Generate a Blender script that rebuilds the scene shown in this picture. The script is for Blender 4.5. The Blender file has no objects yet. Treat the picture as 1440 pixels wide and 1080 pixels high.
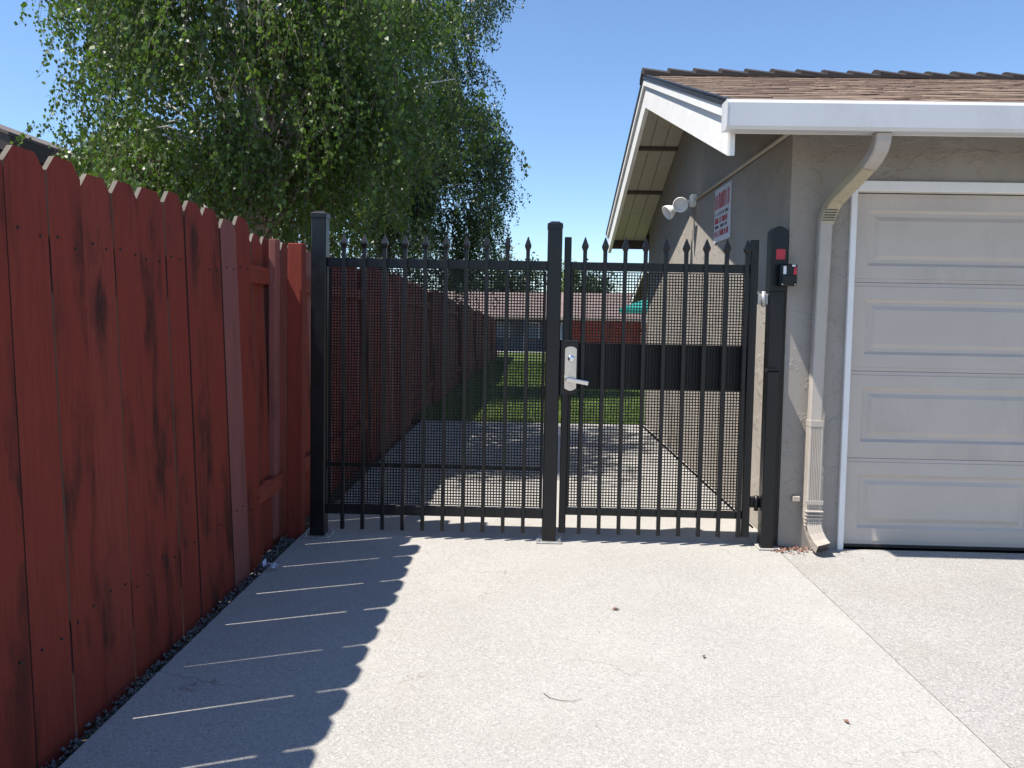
import bpy, bmesh, math, random
import numpy as np
from mathutils import Vector, Matrix

random.seed(7)
rng = np.random.default_rng(11)
scene = bpy.context.scene
COL = scene.collection

# ------------------------------------------------------------------ camera
cam_d = bpy.data.cameras.new('camera')
cam_d.sensor_fit = 'HORIZONTAL'; cam_d.sensor_width = 36.0; cam_d.lens = 27.0
cam_d.clip_start = 0.05; cam_d.clip_end = 2000.0
cam_d.shift_y = -35.5 / 1440.0
cam = bpy.data.objects.new('camera', cam_d); COL.objects.link(cam)
def cam_matrix(loc, pitch, yaw, roll):
    f = Vector((-math.sin(yaw) * math.cos(pitch), math.cos(yaw) * math.cos(pitch), -math.sin(pitch)))
    r = f.cross(Vector((0, 0, 1))).normalized(); u = r.cross(f)
    r2 = r * math.cos(roll) + u * math.sin(roll); u2 = u * math.cos(roll) - r * math.sin(roll)
    m = Matrix((r2, u2, -f)).transposed().to_4x4(); m.translation = loc
    return m
cam.matrix_world = cam_matrix(Vector((0, 0, 1.365)), math.radians(3.1), math.radians(1.22), math.radians(1.06))
scene.camera = cam

# ------------------------------------------------------------------ light
SUN_AZ = math.radians(19.2)          # travel direction of the light, from +X towards +Y
SUN_EL = math.radians(62.3)
world = bpy.data.worlds.new('World'); scene.world = world; world.use_nodes = True
wn = world.node_tree; wn.nodes.clear()
w_out = wn.nodes.new('ShaderNodeOutputWorld'); w_bg = wn.nodes.new('ShaderNodeBackground')
w_sky = wn.nodes.new('ShaderNodeTexSky'); w_sky.sky_type = 'NISHITA'; w_sky.sun_disc = False
w_sky.sun_elevation = SUN_EL
w_sky.sun_rotation = math.atan2(-math.cos(SUN_AZ), -math.sin(SUN_AZ)) % (2 * math.pi)
w_sky.altitude = 50; w_sky.air_density = 1.0; w_sky.dust_density = 0.1; w_sky.ozone_density = 6.5
w_bg.inputs['Strength'].default_value = 0.122
wn.links.new(w_sky.outputs[0], w_bg.inputs['Color']); wn.links.new(w_bg.outputs[0], w_out.inputs['Surface'])
sun_d = bpy.data.lights.new('sun', 'SUN'); sun_d.energy = 5.0; sun_d.angle = math.radians(0.55); sun_d.color = (1.0, 0.94, 0.85)
sun = bpy.data.objects.new('sun', sun_d); COL.objects.link(sun)
sdir = Vector((math.cos(SUN_AZ) * math.cos(SUN_EL), math.sin(SUN_AZ) * math.cos(SUN_EL), -math.sin(SUN_EL)))
sun.rotation_euler = sdir.to_track_quat('-Z', 'Y').to_euler(); sun.location = (-6, -3, 12)
scene.view_settings.view_transform = 'Standard'; scene.view_settings.look = 'None'
scene.view_settings.exposure = 0.72; scene.view_settings.gamma = 1.0
scene.view_settings.use_curve_mapping = False

# ------------------------------------------------------------------ materials
class NT:
    def __init__(s, name):
        s.m = bpy.data.materials.new(name); s.m.use_nodes = True
        s.t = s.m.node_tree; s.t.nodes.clear()
        s.out = s.n('ShaderNodeOutputMaterial'); s.b = s.n('ShaderNodeBsdfPrincipled')
        s.l(s.b.outputs[0], s.out.inputs['Surface'])
        s.co = s.n('ShaderNodeTexCoord')
    def n(s, t, **k):
        x = s.t.nodes.new(t)
        for a, v in k.items(): setattr(x, a, v)
        return x
    def l(s, a, b): s.t.links.new(a, b)
    def vec(s, sc=(1, 1, 1), src='Object', rnd=False):
        mp = s.n('ShaderNodeMapping'); mp.inputs['Scale'].default_value = sc
        s.l(s.co.outputs[src], mp.inputs['Vector'])
        if rnd:
            oi = s.n('ShaderNodeObjectInfo'); mu = s.n('ShaderNodeMath', operation='MULTIPLY'); mu.inputs[1].default_value = 57.0
            s.l(oi.outputs['Random'], mu.inputs[0]); cb = s.n('ShaderNodeCombineXYZ')
            for i in range(3): s.l(mu.outputs[0], cb.inputs[i])
            s.l(cb.outputs[0], mp.inputs['Location'])
        return mp.outputs[0]
    def noise(s, v, scale, detail=4, rough=0.55, dist=0.0):
        x = s.n('ShaderNodeTexNoise'); x.inputs['Scale'].default_value = scale
        x.inputs['Detail'].default_value = detail; x.inputs['Roughness'].default_value = rough
        x.inputs['Distortion'].default_value = dist
        s.l(v, x.inputs['Vector']); return x.outputs['Fac']
    def ramp(s, f, stops):
        r = s.n('ShaderNodeValToRGB'); e = r.color_ramp.elements
        while len(e) < len(stops): e.new(0.5)
        for q, (p, c) in zip(e, stops):
            q.position = p; q.color = (c, c, c, 1) if isinstance(c, (int, float)) else (*c, 1)
        s.l(f, r.inputs[0]); return r.outputs[0]
    def mix(s, f, a, b, mode='MIX'):
        m = s.n('ShaderNodeMix', data_type='RGBA', blend_type=mode)
        for v, i in ((f, 0), (a, 6), (b, 7)):
            if hasattr(v, 'links') or hasattr(v, 'is_linked'): s.l(v, m.inputs[i])
            elif i == 0: m.inputs[0].default_value = v
            else: m.inputs[i].default_value = (*v, 1)
        return m.outputs[2]
    def math(s, op, a, b):
        m = s.n('ShaderNodeMath', operation=op)
        for v, i in ((a, 0), (b, 1)):
            if hasattr(v, 'is_linked'): s.l(v, m.inputs[i])
            else: m.inputs[i].default_value = v
        return m.outputs[0]
    def bump(s, h, strength, dist):
        b = s.n('ShaderNodeBump'); b.inputs['Strength'].default_value = strength; b.inputs['Distance'].default_value = dist
        s.l(h, b.inputs['Height']); s.l(b.outputs[0], s.b.inputs['Normal'])
    def col(s, c):
        if hasattr(c, 'is_linked'): s.l(c, s.b.inputs['Base Color'])
        else: s.b.inputs['Base Color'].default_value = (*c, 1)
    def rough(s, r):
        if hasattr(r, 'is_linked'): s.l(r, s.b.inputs['Roughness'])
        else: s.b.inputs['Roughness'].default_value = r

def paint(name, c, rough=0.5, var=0.12, scale=6.0, bump=0.0, metallic=0.0, dirt=None, spec=0.5):
    t = NT(name); v = t.vec(src='Object', rnd=True)
    n1 = t.noise(v, scale, 6, 0.65)
    lo = tuple(max(0, x * (1 - var)) for x in c); hi = tuple(min(1, x * (1 + var)) for x in c)
    cc = t.ramp(n1, [(0.3, lo), (0.7, hi)])
    if dirt:
        n2 = t.noise(t.vec((1, 1, 0.35), rnd=True), scale * 0.7, 8, 0.7, 0.4)
        cc = t.mix(t.ramp(n2, [(0.52, 0.0), (0.72, 0.75)]), cc, dirt)
    t.col(cc)
    t.rough(t.ramp(n1, [(0.3, rough * 0.85), (0.7, min(1, rough * 1.15))]))
    t.b.inputs['Metallic'].default_value = metallic; t.b.inputs['Specular IOR Level'].default_value = spec
    if bump: t.bump(t.noise(v, scale * 9, 5, 0.6), bump, 0.002)
    return t.m

def wood_mat(name, base, faded, dark, dark_amt=0.9, long=2):
    t = NT(name)
    sc = [1, 1, 1]; sc[long] = 0.055
    v = t.vec(tuple(sc), rnd=True)
    grain = t.noise(v, 95, 5, 0.6, 0.3)
    sc2 = [1, 1, 1]; sc2[long] = 0.28
    v2 = t.vec(tuple(sc2), rnd=True)
    blot = t.noise(v2, 8.5, 6, 0.62, 0.35)
    blot2 = t.noise(v2, 3.2, 4, 0.55, 0.2)
    oi = t.n('ShaderNodeObjectInfo')
    c = t.mix(t.ramp(oi.outputs['Random'], [(0.0, 0.0), (0.55, 0.12), (1.0, 0.5)]), base, faded)
    c = t.mix(t.ramp(grain, [(0.35, 0.32), (0.62, 0.0)]), c, tuple(x * 0.45 for x in base))
    m = t.math('MULTIPLY', t.ramp(blot, [(0.47, 0.0), (0.64, dark_amt)]), t.ramp(blot2, [(0.45, 0.0), (0.58, 1.0)]))
    c = t.mix(m, c, dark)
    speck = t.noise(t.vec(rnd=True), 38, 3, 0.6)
    c = t.mix(t.ramp(speck, [(0.70, 0.0), (0.78, 0.65)]), c, dark)
    t.col(c); t.rough(0.78); t.b.inputs['Specular IOR Level'].default_value = 0.25
    t.bump(grain, 0.35, 0.0025)
    return t.m

M = {}
M['red'] = wood_mat('red_wood_stain', (0.215, 0.034, 0.021), (0.245, 0.052, 0.034), (0.030, 0.012, 0.009))
M['red_y'] = wood_mat('red_wood_rail', (0.24, 0.045, 0.026), (0.27, 0.07, 0.045), (0.05, 0.02, 0.015), long=1)
M['faded'] = wood_mat('faded_wood_stain', (0.24, 0.085, 0.075), (0.30, 0.14, 0.12), (0.08, 0.035, 0.03), 0.5)
M['endgrain'] = wood_mat('weathered_cut_wood', (0.13, 0.112, 0.088), (0.19, 0.165, 0.135), (0.05, 0.04, 0.03), 0.8)
M['edge'] = paint('painted_shade_board_edge', (0.040, 0.020, 0.016), 0.9, 0.3, 12)  # dark colour painted as seam shade, so sunlit board sides do not glow
M['black'] = paint('black_powder_coat', (0.0055, 0.0062, 0.008), 0.36, 0.25, 14, 0.10, 0.0, (0.011, 0.0105, 0.010), 0.38)
M['black_mesh'] = paint('black_mesh_coat', (0.005, 0.0055, 0.0065), 0.5, 0.2, 20, 0.0, 0.0, None, 0.3)
M['steel'] = paint('satin_nickel', (0.62, 0.57, 0.52), 0.30, 0.06, 25, 0.0, 0.85)
M['chrome'] = paint('polished_lever', (0.75, 0.76, 0.78), 0.14, 0.04, 20, 0.0, 1.0)
M['galv'] = paint('galvanised_metal', (0.42, 0.42, 0.41), 0.5, 0.2, 30, 0.2, 0.7, (0.10, 0.08, 0.06))
M['door'] = paint('garage_door_paint', (0.50, 0.445, 0.39), 0.42, 0.05, 3.0, 0.14, 0, (0.40, 0.355, 0.31))
M['trim'] = paint('white_trim_paint', (0.80, 0.79, 0.77), 0.45, 0.05, 7, 0.10)
M['gutter'] = paint('white_gutter_enamel', (0.62, 0.63, 0.64), 0.36, 0.04, 3, 0.0, 0.0, (0.52, 0.52, 0.51))
M['spout'] = paint('beige_downspout_paint', (0.43, 0.385, 0.335), 0.42, 0.08, 8, 0.06, 0, (0.34, 0.29, 0.235))
M['spout_old'] = paint('yellowed_elbow_paint', (0.44, 0.38, 0.265), 0.45, 0.10, 14, 0.06, 0, (0.30, 0.22, 0.11))
M['soffit'] = paint('soffit_board_paint', (0.46, 0.42, 0.34), 0.6, 0.10, 9, 0.15)
M['soffit_dark'] = paint('dark_outlooker', (0.085, 0.07, 0.055), 0.7, 0.2, 9, 0.2)
M['drip'] = paint('dark_edge_metal', (0.028, 0.026, 0.027), 0.4, 0.2, 12)
M['white'] = paint('white_plastic', (0.80, 0.80, 0.78), 0.35, 0.03, 10)
M['sign_white'] = paint('white_sign_board', (0.62, 0.63, 0.68), 0.45, 0.06, 8)
M['sign_red'] = paint('red_sign_ink', (0.42, 0.035, 0.045), 0.5, 0.15, 40)
M['sign_dark'] = paint('dark_sign_ink', (0.06, 0.05, 0.07), 0.5, 0.15, 40)
M['sticker_red'] = paint('red_sticker', (0.50, 0.025, 0.045), 0.4, 0.12, 60)
M['sticker_white'] = paint('white_sticker', (0.72, 0.74, 0.74), 0.4, 0.06, 60)
M['conduit'] = paint('painted_conduit', (0.44, 0.40, 0.33), 0.55, 0.1, 12, 0.1)
M['teal'] = paint('teal_canvas', (0.008, 0.22, 0.19), 0.75, 0.1, 5)
M['plastic'] = paint('crumpled_plastic', (0.55, 0.58, 0.72), 0.25, 0.1, 30)
M['dry_leaf'] = paint('dry_leaf', (0.20, 0.10, 0.07), 0.7, 0.35, 40)
M['twig'] = paint('dry_twig', (0.10, 0.075, 0.055), 0.8, 0.3, 30)
M['brown_fascia'] = paint('brown_fascia_paint', (0.055, 0.035, 0.026), 0.55, 0.15, 5, 0.1)
M['brown_roof'] = paint('grey_brown_roof', (0.13, 0.105, 0.09), 0.9, 0.25, 6, 0.3)
M['brown_wall'] = paint('brown_siding', (0.16, 0.105, 0.085), 0.7, 0.12, 4, 0.2)
M['far_roof'] = paint('faded_pink_shingle', (0.19, 0.14, 0.125), 0.9, 0.3, 3.5, 0.3)
M['far_roof2'] = paint('pale_gravel_roof', (0.36, 0.31, 0.28), 0.9, 0.2, 3.5, 0.3)
M['far_wall'] = paint('slate_wall', (0.10, 0.115, 0.14), 0.7, 0.2, 2)
M['far_tan'] = paint('tan_wall', (0.36, 0.29, 0.23), 0.8, 0.12, 2)
def glass_mat():
    t = NT('window_glass'); t.col((0.16, 0.24, 0.33)); t.rough(0.08); t.b.inputs['Specular IOR Level'].default_value = 0.9
    return t.m
M['glass'] = glass_mat()

def stucco():
    t = NT('troweled_stucco'); v = t.vec()
    a = t.noise(t.vec((1, 1, 1.5)), 4.0, 6, 0.62, 0.5); pl = t.ramp(a, [(0.52, 0.0), (0.60, 1.0)])
    bn = t.noise(v, 9, 5, 0.6, 0.8); pl2 = t.ramp(bn, [(0.60, 0.0), (0.64, 1.0)])
    fine = t.noise(v, 170, 3, 0.6)
    big = t.noise(v, 1.3, 5, 0.6)
    c = t.ramp(big, [(0.3, (0.30, 0.272, 0.24)), (0.7, (0.365, 0.335, 0.298))])
    blot = t.noise(t.vec((1, 1, 0.5)), 4.0, 8, 0.7, 0.3)
    c = t.mix(t.ramp(blot, [(0.50, 0.0), (0.75, 0.45)]), c, (0.235, 0.208, 0.175))
    t.col(c); t.rough(0.9); t.b.inputs['Specular IOR Level'].default_value = 0.2
    h = t.math('ADD', t.math('MULTIPLY', pl, 0.55), t.math('MULTIPLY', pl2, 0.45))
    h = t.math('ADD', h, t.math('MULTIPLY', fine, 0.22))
    t.bump(h, 0.75, 0.007)
    return t.m
M['stucco'] = stucco()

def concrete(name, c, speck, agg, stain=(0.30, 0.27, 0.23), bumpd=0.0015):
    t = NT(name); v = t.vec()
    fine = t.noise(v, 210, 4, 0.75); mid = t.noise(v, 46, 4, 0.65); big = t.noise(v, 0.9, 6, 0.6)
    vo = t.n('ShaderNodeTexVoronoi'); vo.inputs['Scale'].default_value = 150; t.l(v, vo.inputs['Vector'])
    cc = t.ramp(big, [(0.28, tuple(x * 0.86 for x in c)), (0.72, tuple(min(1, x * 1.08) for x in c))])
    cc = t.mix(t.ramp(fine, [(0.42, speck), (0.58, 0.0)]), cc, tuple(x * 0.42 for x in c))
    vc = t.n('ShaderNodeSeparateColor'); t.l(vo.outputs['Color'], vc.inputs[0])
    cc = t.mix(t.ramp(vc.outputs[0], [(0.72, 0.0), (0.80, agg)]), cc, tuple(x * 0.50 for x in c))
    cc = t.mix(t.ramp(vc.outputs[1], [(0.80, 0.0), (0.88, agg * 0.8)]), cc, tuple(min(1, x * 1.35) for x in c))
    st = t.noise(v, 1.9, 9, 0.72, 0.5)
    cc = t.mix(t.ramp(st, [(0.50, 0.0), (0.74, 0.5)]), cc, stain)
    sp = t.noise(v, 26, 2, 0.5)
    cc = t.mix(t.ramp(sp, [(0.735, 0.0), (0.76, 0.5)]), cc, (0.16, 0.13, 0.11))
    ve = t.n('ShaderNodeTexVoronoi', feature='DISTANCE_TO_EDGE'); ve.inputs['Scale'].default_value = 0.55
    wv = t.n('ShaderNodeVectorMath', operation='ADD'); nz = t.n('ShaderNodeTexNoise'); nz.inputs['Scale'].default_value = 2.2; nz.inputs['Detail'].default_value = 7
    t.l(v, nz.inputs['Vector']); t.l(v, wv.inputs[0]); t.l(nz.outputs['Color'], wv.inputs[1]); t.l(wv.outputs[0], ve.inputs['Vector'])
    cc = t.mix(t.math('MULTIPLY', t.ramp(ve.outputs['Distance'], [(0.0, 0.55), (0.0022, 0.0)]), t.ramp(big, [(0.48, 0.0), (0.56, 1.0)])), cc, (0.13, 0.105, 0.085))
    t.col(cc); t.rough(0.88); t.b.inputs['Specular IOR Level'].default_value = 0.3
    t.bump(t.math('ADD', fine, t.math('MULTIPLY', mid, 0.7)), 0.7, bumpd)
    return t.m
M['slab'] = concrete('broom_concrete', (0.43, 0.415, 0.388), 0.45, 0.40, (0.34, 0.315, 0.28))
M['slab_agg'] = concrete('worn_aggregate_concrete', (0.405, 0.39, 0.368), 0.5, 0.55, (0.31, 0.278, 0.236), bumpd=0.003)
M['slab_back'] = concrete('walk_concrete', (0.44, 0.425, 0.40), 0.4, 0.3)
M['joint'] = concrete('joint_filler', (0.20, 0.155, 0.115), 0.6, 0.3)

def ground_mat(name, a, b, scale, bump=0.02):
    t = NT(name); v = t.vec()
    n = t.noise(v, scale, 8, 0.7); n2 = t.noise(v, scale * 14, 4, 0.6)
    c = t.mix(t.ramp(n, [(0.35, 0.0), (0.65, 1.0)]), a, b)
    c = t.mix(t.ramp(n2, [(0.4, 0.5), (0.6, 0.0)]), c, tuple(x * 0.45 for x in a))
    t.col(c); t.rough(0.95); t.b.inputs['Specular IOR Level'].default_value = 0.1
    t.bump(n2, 0.7, bump); return t.m
M['soil'] = ground_mat('dry_soil', (0.11, 0.085, 0.062), (0.17, 0.135, 0.10), 2.0)
M['lawn'] = ground_mat('lawn_soil', (0.07, 0.115, 0.025), (0.14, 0.18, 0.05), 0.9)
M['gravel'] = ground_mat('gravel_stone', (0.16, 0.15, 0.14), (0.30, 0.29, 0.27), 40.0, 0.004)

def shingle_mat():
    t = NT('brown_asphalt_shingle'); v = t.vec(rnd=True); oi = t.n('ShaderNodeObjectInfo')
    gi = t.n('ShaderNodeNewGeometry')
    r = t.math('FRACT', t.math('ADD', oi.outputs['Random'], gi.outputs['Random Per Island']), 0.0)
    c = t.ramp(r, [(0.0, (0.12, 0.085, 0.065)), (0.3, (0.29, 0.205, 0.155)), (0.55, (0.21, 0.14, 0.105)), (0.8, (0.42, 0.32, 0.235)), (1.0, (0.17, 0.12, 0.095))])
    g = t.noise(v, 230, 3, 0.7)
    c = t.mix(t.ramp(g, [(0.4, 0.6), (0.6, 0.0)]), c, (0.06, 0.043, 0.035))
    g2 = t.noise(v, 25, 4, 0.7)
    c = t.mix(t.ramp(g2, [(0.5, 0.0), (0.7, 0.5)]), c, (0.33, 0.25, 0.19))
    t.col(c); t.rough(0.95); t.b.inputs['Specular IOR Level'].default_value = 0.15
    t.bump(g, 0.8, 0.003); return t.m
M['shingle'] = shingle_mat()
M['ridge'] = paint('dark_ridge_shingle', (0.035, 0.027, 0.025), 0.95, 0.3, 20, 0.5)

def leaf_mat(name, a, b, c3, rough=0.38, trans=0.35):
    t = NT(name); gi = t.n('ShaderNodeNewGeometry')
    c = t.ramp(gi.outputs['Random Per Island'], [(0.0, a), (0.5, b), (0.92, c3), (1.0, tuple(min(1, x * 1.25) for x in c3))])
    t.col(c); t.rough(rough); t.b.inputs['Specular IOR Level'].default_value = 0.55
    tr = t.n('ShaderNodeBsdfTranslucent'); mx = t.n('ShaderNodeMixShader'); mx.inputs[0].default_value = trans
    hue = t.mix(0.5, c, (0.10, 0.20, 0.015)); t.l(hue, tr.inputs['Color'])
    t.l(t.b.outputs[0], mx.inputs[1]); t.l(tr.outputs[0], mx.inputs[2]); t.l(mx.outputs[0], t.out.inputs['Surface'])
    return t.m
M['leafA'] = leaf_mat('birch_leaf', (0.055, 0.105, 0.020), (0.092, 0.160, 0.028), (0.125, 0.195, 0.038), 0.42, 0.45)
M['leafB'] = leaf_mat('dark_birch_leaf', (0.045, 0.080, 0.030), (0.070, 0.112, 0.040), (0.095, 0.140, 0.050), 0.40, 0.32)
M['leafC'] = leaf_mat('yellow_green_leaf', (0.06, 0.10, 0.014), (0.10, 0.15, 0.02), (0.14, 0.19, 0.03), 0.5, 0.4)
M['leafD'] = leaf_mat('deep_green_leaf', (0.022, 0.045, 0.018), (0.035, 0.062, 0.022), (0.05, 0.08, 0.028), 0.5, 0.2)
M['grass'] = leaf_mat('grass_blade', (0.075, 0.125, 0.022), (0.12, 0.185, 0.035), (0.18, 0.23, 0.065), 0.5, 0.45)
def bark_mat():
    t = NT('white_birch_bark'); v = t.vec((1, 1, 0.9))
    n = t.noise(v, 7, 6, 0.7, 0.8); n2 = t.noise(t.vec((0.4, 0.4, 3.0)), 14, 4, 0.6)
    c = t.mix(t.ramp(n, [(0.5, 0.0), (0.62, 1.0)]), (0.56, 0.53, 0.48), (0.10, 0.08, 0.065))
    c = t.mix(t.ramp(n2, [(0.62, 0.0), (0.70, 0.8)]), c, (0.06, 0.05, 0.045))
    t.col(c); t.rough(0.8); t.bump(n, 0.6, 0.01); return t.m
M['bark'] = bark_mat()
M['branch'] = paint('birch_twig', (0.12, 0.085, 0.07), 0.8, 0.35, 10)

# ------------------------------------------------------------------ mesh helpers
class MB:
    def __init__(s): s.v = []; s.f = []; s.mi = []
    def add(s, vs, fs, mi=0):
        o = len(s.v); s.v += [tuple(p) for p in vs]
        s.f += [tuple(i + o for i in q) for q in fs]; s.mi += [mi] * len(fs)
    def box(s, x0, x1, y0, y1, z0, z1, mi=0):
        s.add([(x0, y0, z0), (x1, y0, z0), (x1, y1, z0), (x0, y1, z0), (x0, y0, z1), (x1, y0, z1), (x1, y1, z1), (x0, y1, z1)],
              [(0, 3, 2, 1), (4, 5, 6, 7), (0, 1, 5, 4), (1, 2, 6, 5), (2, 3, 7, 6), (3, 0, 4, 7)], mi)
    def cbox(s, x0, x1, y0, y1, z0, z1, b=0.003, mi=0):
        bm = bmesh.new(); bmesh.ops.create_cube(bm, size=1.0)
        for v in bm.verts:
            v.co = Vector(((x0 + x1) / 2 + v.co.x * (x1 - x0), (y0 + y1) / 2 + v.co.y * (y1 - y0), (z0 + z1) / 2 + v.co.z * (z1 - z0)))
        b = min(b, 0.3 * min(x1 - x0, y1 - y0, z1 - z0))
        bmesh.ops.bevel(bm, geom=bm.edges[:], offset=b, segments=1, affect='EDGES')
        bm.verts.index_update()
        s.add([v.co[:] for v in bm.verts], [[v.index for v in f.verts] for f in bm.faces], mi); bm.free()
    def prism(s, pts, axis, a, b, mi=0):
        """extrude a polygon (list of 2-tuples) along axis 0/1/2 from a to b"""
        def p(q, w):
            r = list(q); r.insert(axis, w); return tuple(r)
        n = len(pts); vs = [p(q, a) for q in pts] + [p(q, b) for q in pts]
        fs = [tuple(range(n)), tuple(range(2 * n - 1, n - 1, -1))]
        fs += [(i, i + n, (i + 1) % n + n, (i + 1) % n) for i in range(n)]
        s.add(vs, fs, mi)
    def tube(s, path, radii, n=8, cap=True, mi=0, sq=None):
        path = [Vector(p) for p in path]
        if isinstance(radii, (int, float)): radii = [radii] * len(path)
        rings = []; up = None
        for i, p in enumerate(path):
            d = (path[min(i + 1, len(path) - 1)] - path[max(i - 1, 0)]).normalized()
            if up is None: up = Vector((0, 0, 1)) if abs(d.z) < 0.9 else Vector((1, 0, 0))
            r = d.cross(up)
            if r.length < 1e-4: r = d.orthogonal()
            r.normalize(); up = r.cross(d).normalized()
            if sq:
                w, h = sq; ring = [p + r * a * w / 2 + up * b * h / 2 for a, b in ((-1, -1), (1, -1), (1, 1), (-1, 1))]
            else:
                ring = [p + (r * math.cos(2 * math.pi * k / n) + up * math.sin(2 * math.pi * k / n)) * radii[i] for k in range(n)]
            rings.append(ring)
        m = len(rings[0]); vs = [v[:] for g in rings for v in g]; fs = []
        for i in range(len(rings) - 1):
            for k in range(m):
                fs.append((i * m + k, i * m + (k + 1) % m, (i + 1) * m + (k + 1) % m, (i + 1) * m + k))
        if cap: fs += [tuple(range(m - 1, -1, -1)), tuple(range((len(rings) - 1) * m, len(rings) * m))]
        s.add(vs, fs, mi)
    def lathe(s, prof, mat=None, n=20, mi=0):
        """prof: (radius, z) list, spun round Z then moved by matrix"""
        mat = mat or Matrix.Identity(4); vs = []; fs = []
        for r, z in prof:
            for k in range(n):
                a = 2 * math.pi * k / n; vs.append((mat @ Vector((r * math.cos(a), r * math.sin(a), z)))[:])
        for i in range(len(prof) - 1):
            for k in range(n): fs.append((i * n + k, i * n + (k + 1) % n, (i + 1) * n + (k + 1) % n, (i + 1) * n + k))
        fs += [tuple(range(n - 1, -1, -1)), tuple(range((len(prof) - 1) * n, len(prof) * n))]
        s.add(vs, fs, mi)
    def mesh(s, name, mats, smooth=False):
        me = bpy.data.meshes.new(name); me.from_pydata(s.v, [], s.f)
        for m in (mats if isinstance(mats, (list, tuple)) else [mats]): me.materials.append(M[m])
        if max(s.mi, default=0): me.polygons.foreach_set('material_index', s.mi)
        bm = bmesh.new(); bm.from_mesh(me); bmesh.ops.recalc_face_normals(bm, faces=bm.faces[:]); bm.to_mesh(me); bm.free()
        if smooth: me.polygons.foreach_set('use_smooth', [True] * len(me.polygons))
        me.update(); return me
    def build(s, name, mats, parent=None, smooth=False):
        o = bpy.data.objects.new(name, s.mesh(name, mats, smooth)); COL.objects.link(o)
        if parent: attach(o, parent)
        return o

def attach(o, parent):
    """parent while the mesh stays where it was modelled (world coordinates)"""
    o.parent = parent
    o.matrix_parent_inverse = (Matrix.Translation(parent.location) @ parent.rotation_euler.to_matrix().to_4x4()).inverted()
def thing(name, label, cat, loc=(0, 0, 0), group=None):
    o = bpy.data.objects.new(name, None); COL.objects.link(o); o.location = loc; o.empty_display_size = 0.2
    return tag(o, label, cat, group)
def tag(o, label, cat, group=None, kind=None):
    o['label'] = label; o['category'] = cat
    if group: o['group'] = group
    if kind: o['kind'] = kind
    return o
def struct(o): o['kind'] = 'structure'; return o
def stuff(o): o['kind'] = 'stuff'; return o
def place(name, me, loc, rot, parent):
    o = bpy.data.objects.new(name, me); COL.objects.link(o)
    o.location = loc; o.rotation_euler = rot; attach(o, parent); return o
def from_numpy(name, V, F4, mat, parent=None):
    """V (n,3), F4 (m,k) -> one mesh"""
    me = bpy.data.meshes.new(name); k = F4.shape[1]
    me.vertices.add(len(V)); me.vertices.foreach_set('co', V.astype(np.float32).ravel())
    me.loops.add(F4.size); me.loops.foreach_set('vertex_index', F4.astype(np.int32).ravel())
    me.polygons.add(len(F4)); me.polygons.foreach_set('loop_start', np.arange(0, F4.size, k, dtype=np.int32))
    me.materials.append(M[mat]); me.update(calc_edges=True); me.validate()
    o = bpy.data.objects.new(name, me); COL.objects.link(o)
    if parent: attach(o, parent)
    return o

def gz(y): return 0.0 if y < 10 else -0.02 * (min(y, 80) - 10)

# ------------------------------------------------------------------ ground
g = MB()
rows = [-80, 10.0, 80, 900]
for a, b in zip(rows[:-1], rows[1:]):
    g.add([(-500, a, gz(a) - 0.05), (500, a, gz(a) - 0.05), (500, b, gz(b) - 0.05), (-500, b, gz(b) - 0.05)], [(0, 1, 2, 3)])
struct(g.build('ground', 'soil'))
def slab(name, x0, x1, y0, y1, mat, z=0.0, t=0.14):
    b = MB(); b.cbox(x0, x1, y0, y1, z - t, z, 0.002); return struct(b.build(name, mat))
slab('driveway', -1.378, 1.5165, -9.0, 4.695, 'slab')
slab('garage_apron', 1.522, 9.5, -9.0, 4.628, 'slab_agg')
slab('gate_sill', -1.378, 1.53, 4.703, 5.32, 'slab_back')
slab('back_path', -1.378, 1.53, 5.328, 9.92, 'slab_back')
b = MB(); b.box(1.505, 1.53, -9, 4.62, -0.06, -0.007); b.box(-1.378, 1.52, 4.69, 4.71, -0.06, -0.009); b.box(-1.378, 1.52, 5.31, 5.34, -0.06, -0.009)
struct(b.build('slab_joint', 'joint'))
b = MB(); b.add([(-1.56, 9.93, 0.0), (40, 9.93, 0.0), (40, 45, gz(45)), (-1.56, 45, gz(45))], [(0, 1, 2, 3)])
struct(b.build('lawn', 'lawn'))
b = MB(); b.add([(-12, 45, gz(45) + .02), (40, 45, gz(45) + .02), (40, 46.6, gz(46.6) + .02), (-12, 46.6, gz(46.6) + .02)], [(0, 1, 2, 3)])
b.add([(-12, 45, gz(45) + .02), (40, 45, gz(45) + .02), (40, 45, gz(45) - .1), (-12, 45, gz(45) - .1)], [(0, 1, 2, 3)])
struct(b.build('far_pavement', 'slab_back'))

# gravel strip between the fence and the slab
n = 2600
P = np.stack([rng.uniform(-1.50, -1.385, n), rng.uniform(0.5, 4.9, n), np.zeros(n)], 1)
P[:, 2] = -0.045 + rng.uniform(0, 0.022, n)
oct_v = np.array([(1, 0, 0), (0, 1, 0), (-1, 0, 0), (0, -1, 0), (0, 0, 1), (0, 0, -1)], float)
oct_f = np.array([(0, 1, 4), (1, 2, 4), (2, 3, 4), (3, 0, 4), (1, 0, 5), (2, 1, 5), (3, 2, 5), (0, 3, 5)])
S = rng.uniform(0.004, 0.011, (n, 1, 1)) * rng.uniform(0.6, 1.3, (n, 6, 3))
V = (P[:, None, :] + oct_v[None] * S).reshape(-1, 3)
F = (oct_f[None] + (np.arange(n) * 6)[:, None, None]).reshape(-1, 3)
tag(from_numpy('gravel', V, F, 'gravel'), 'grey gravel filling the narrow strip along the red fence foot', 'gravel', kind='stuff')
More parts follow.
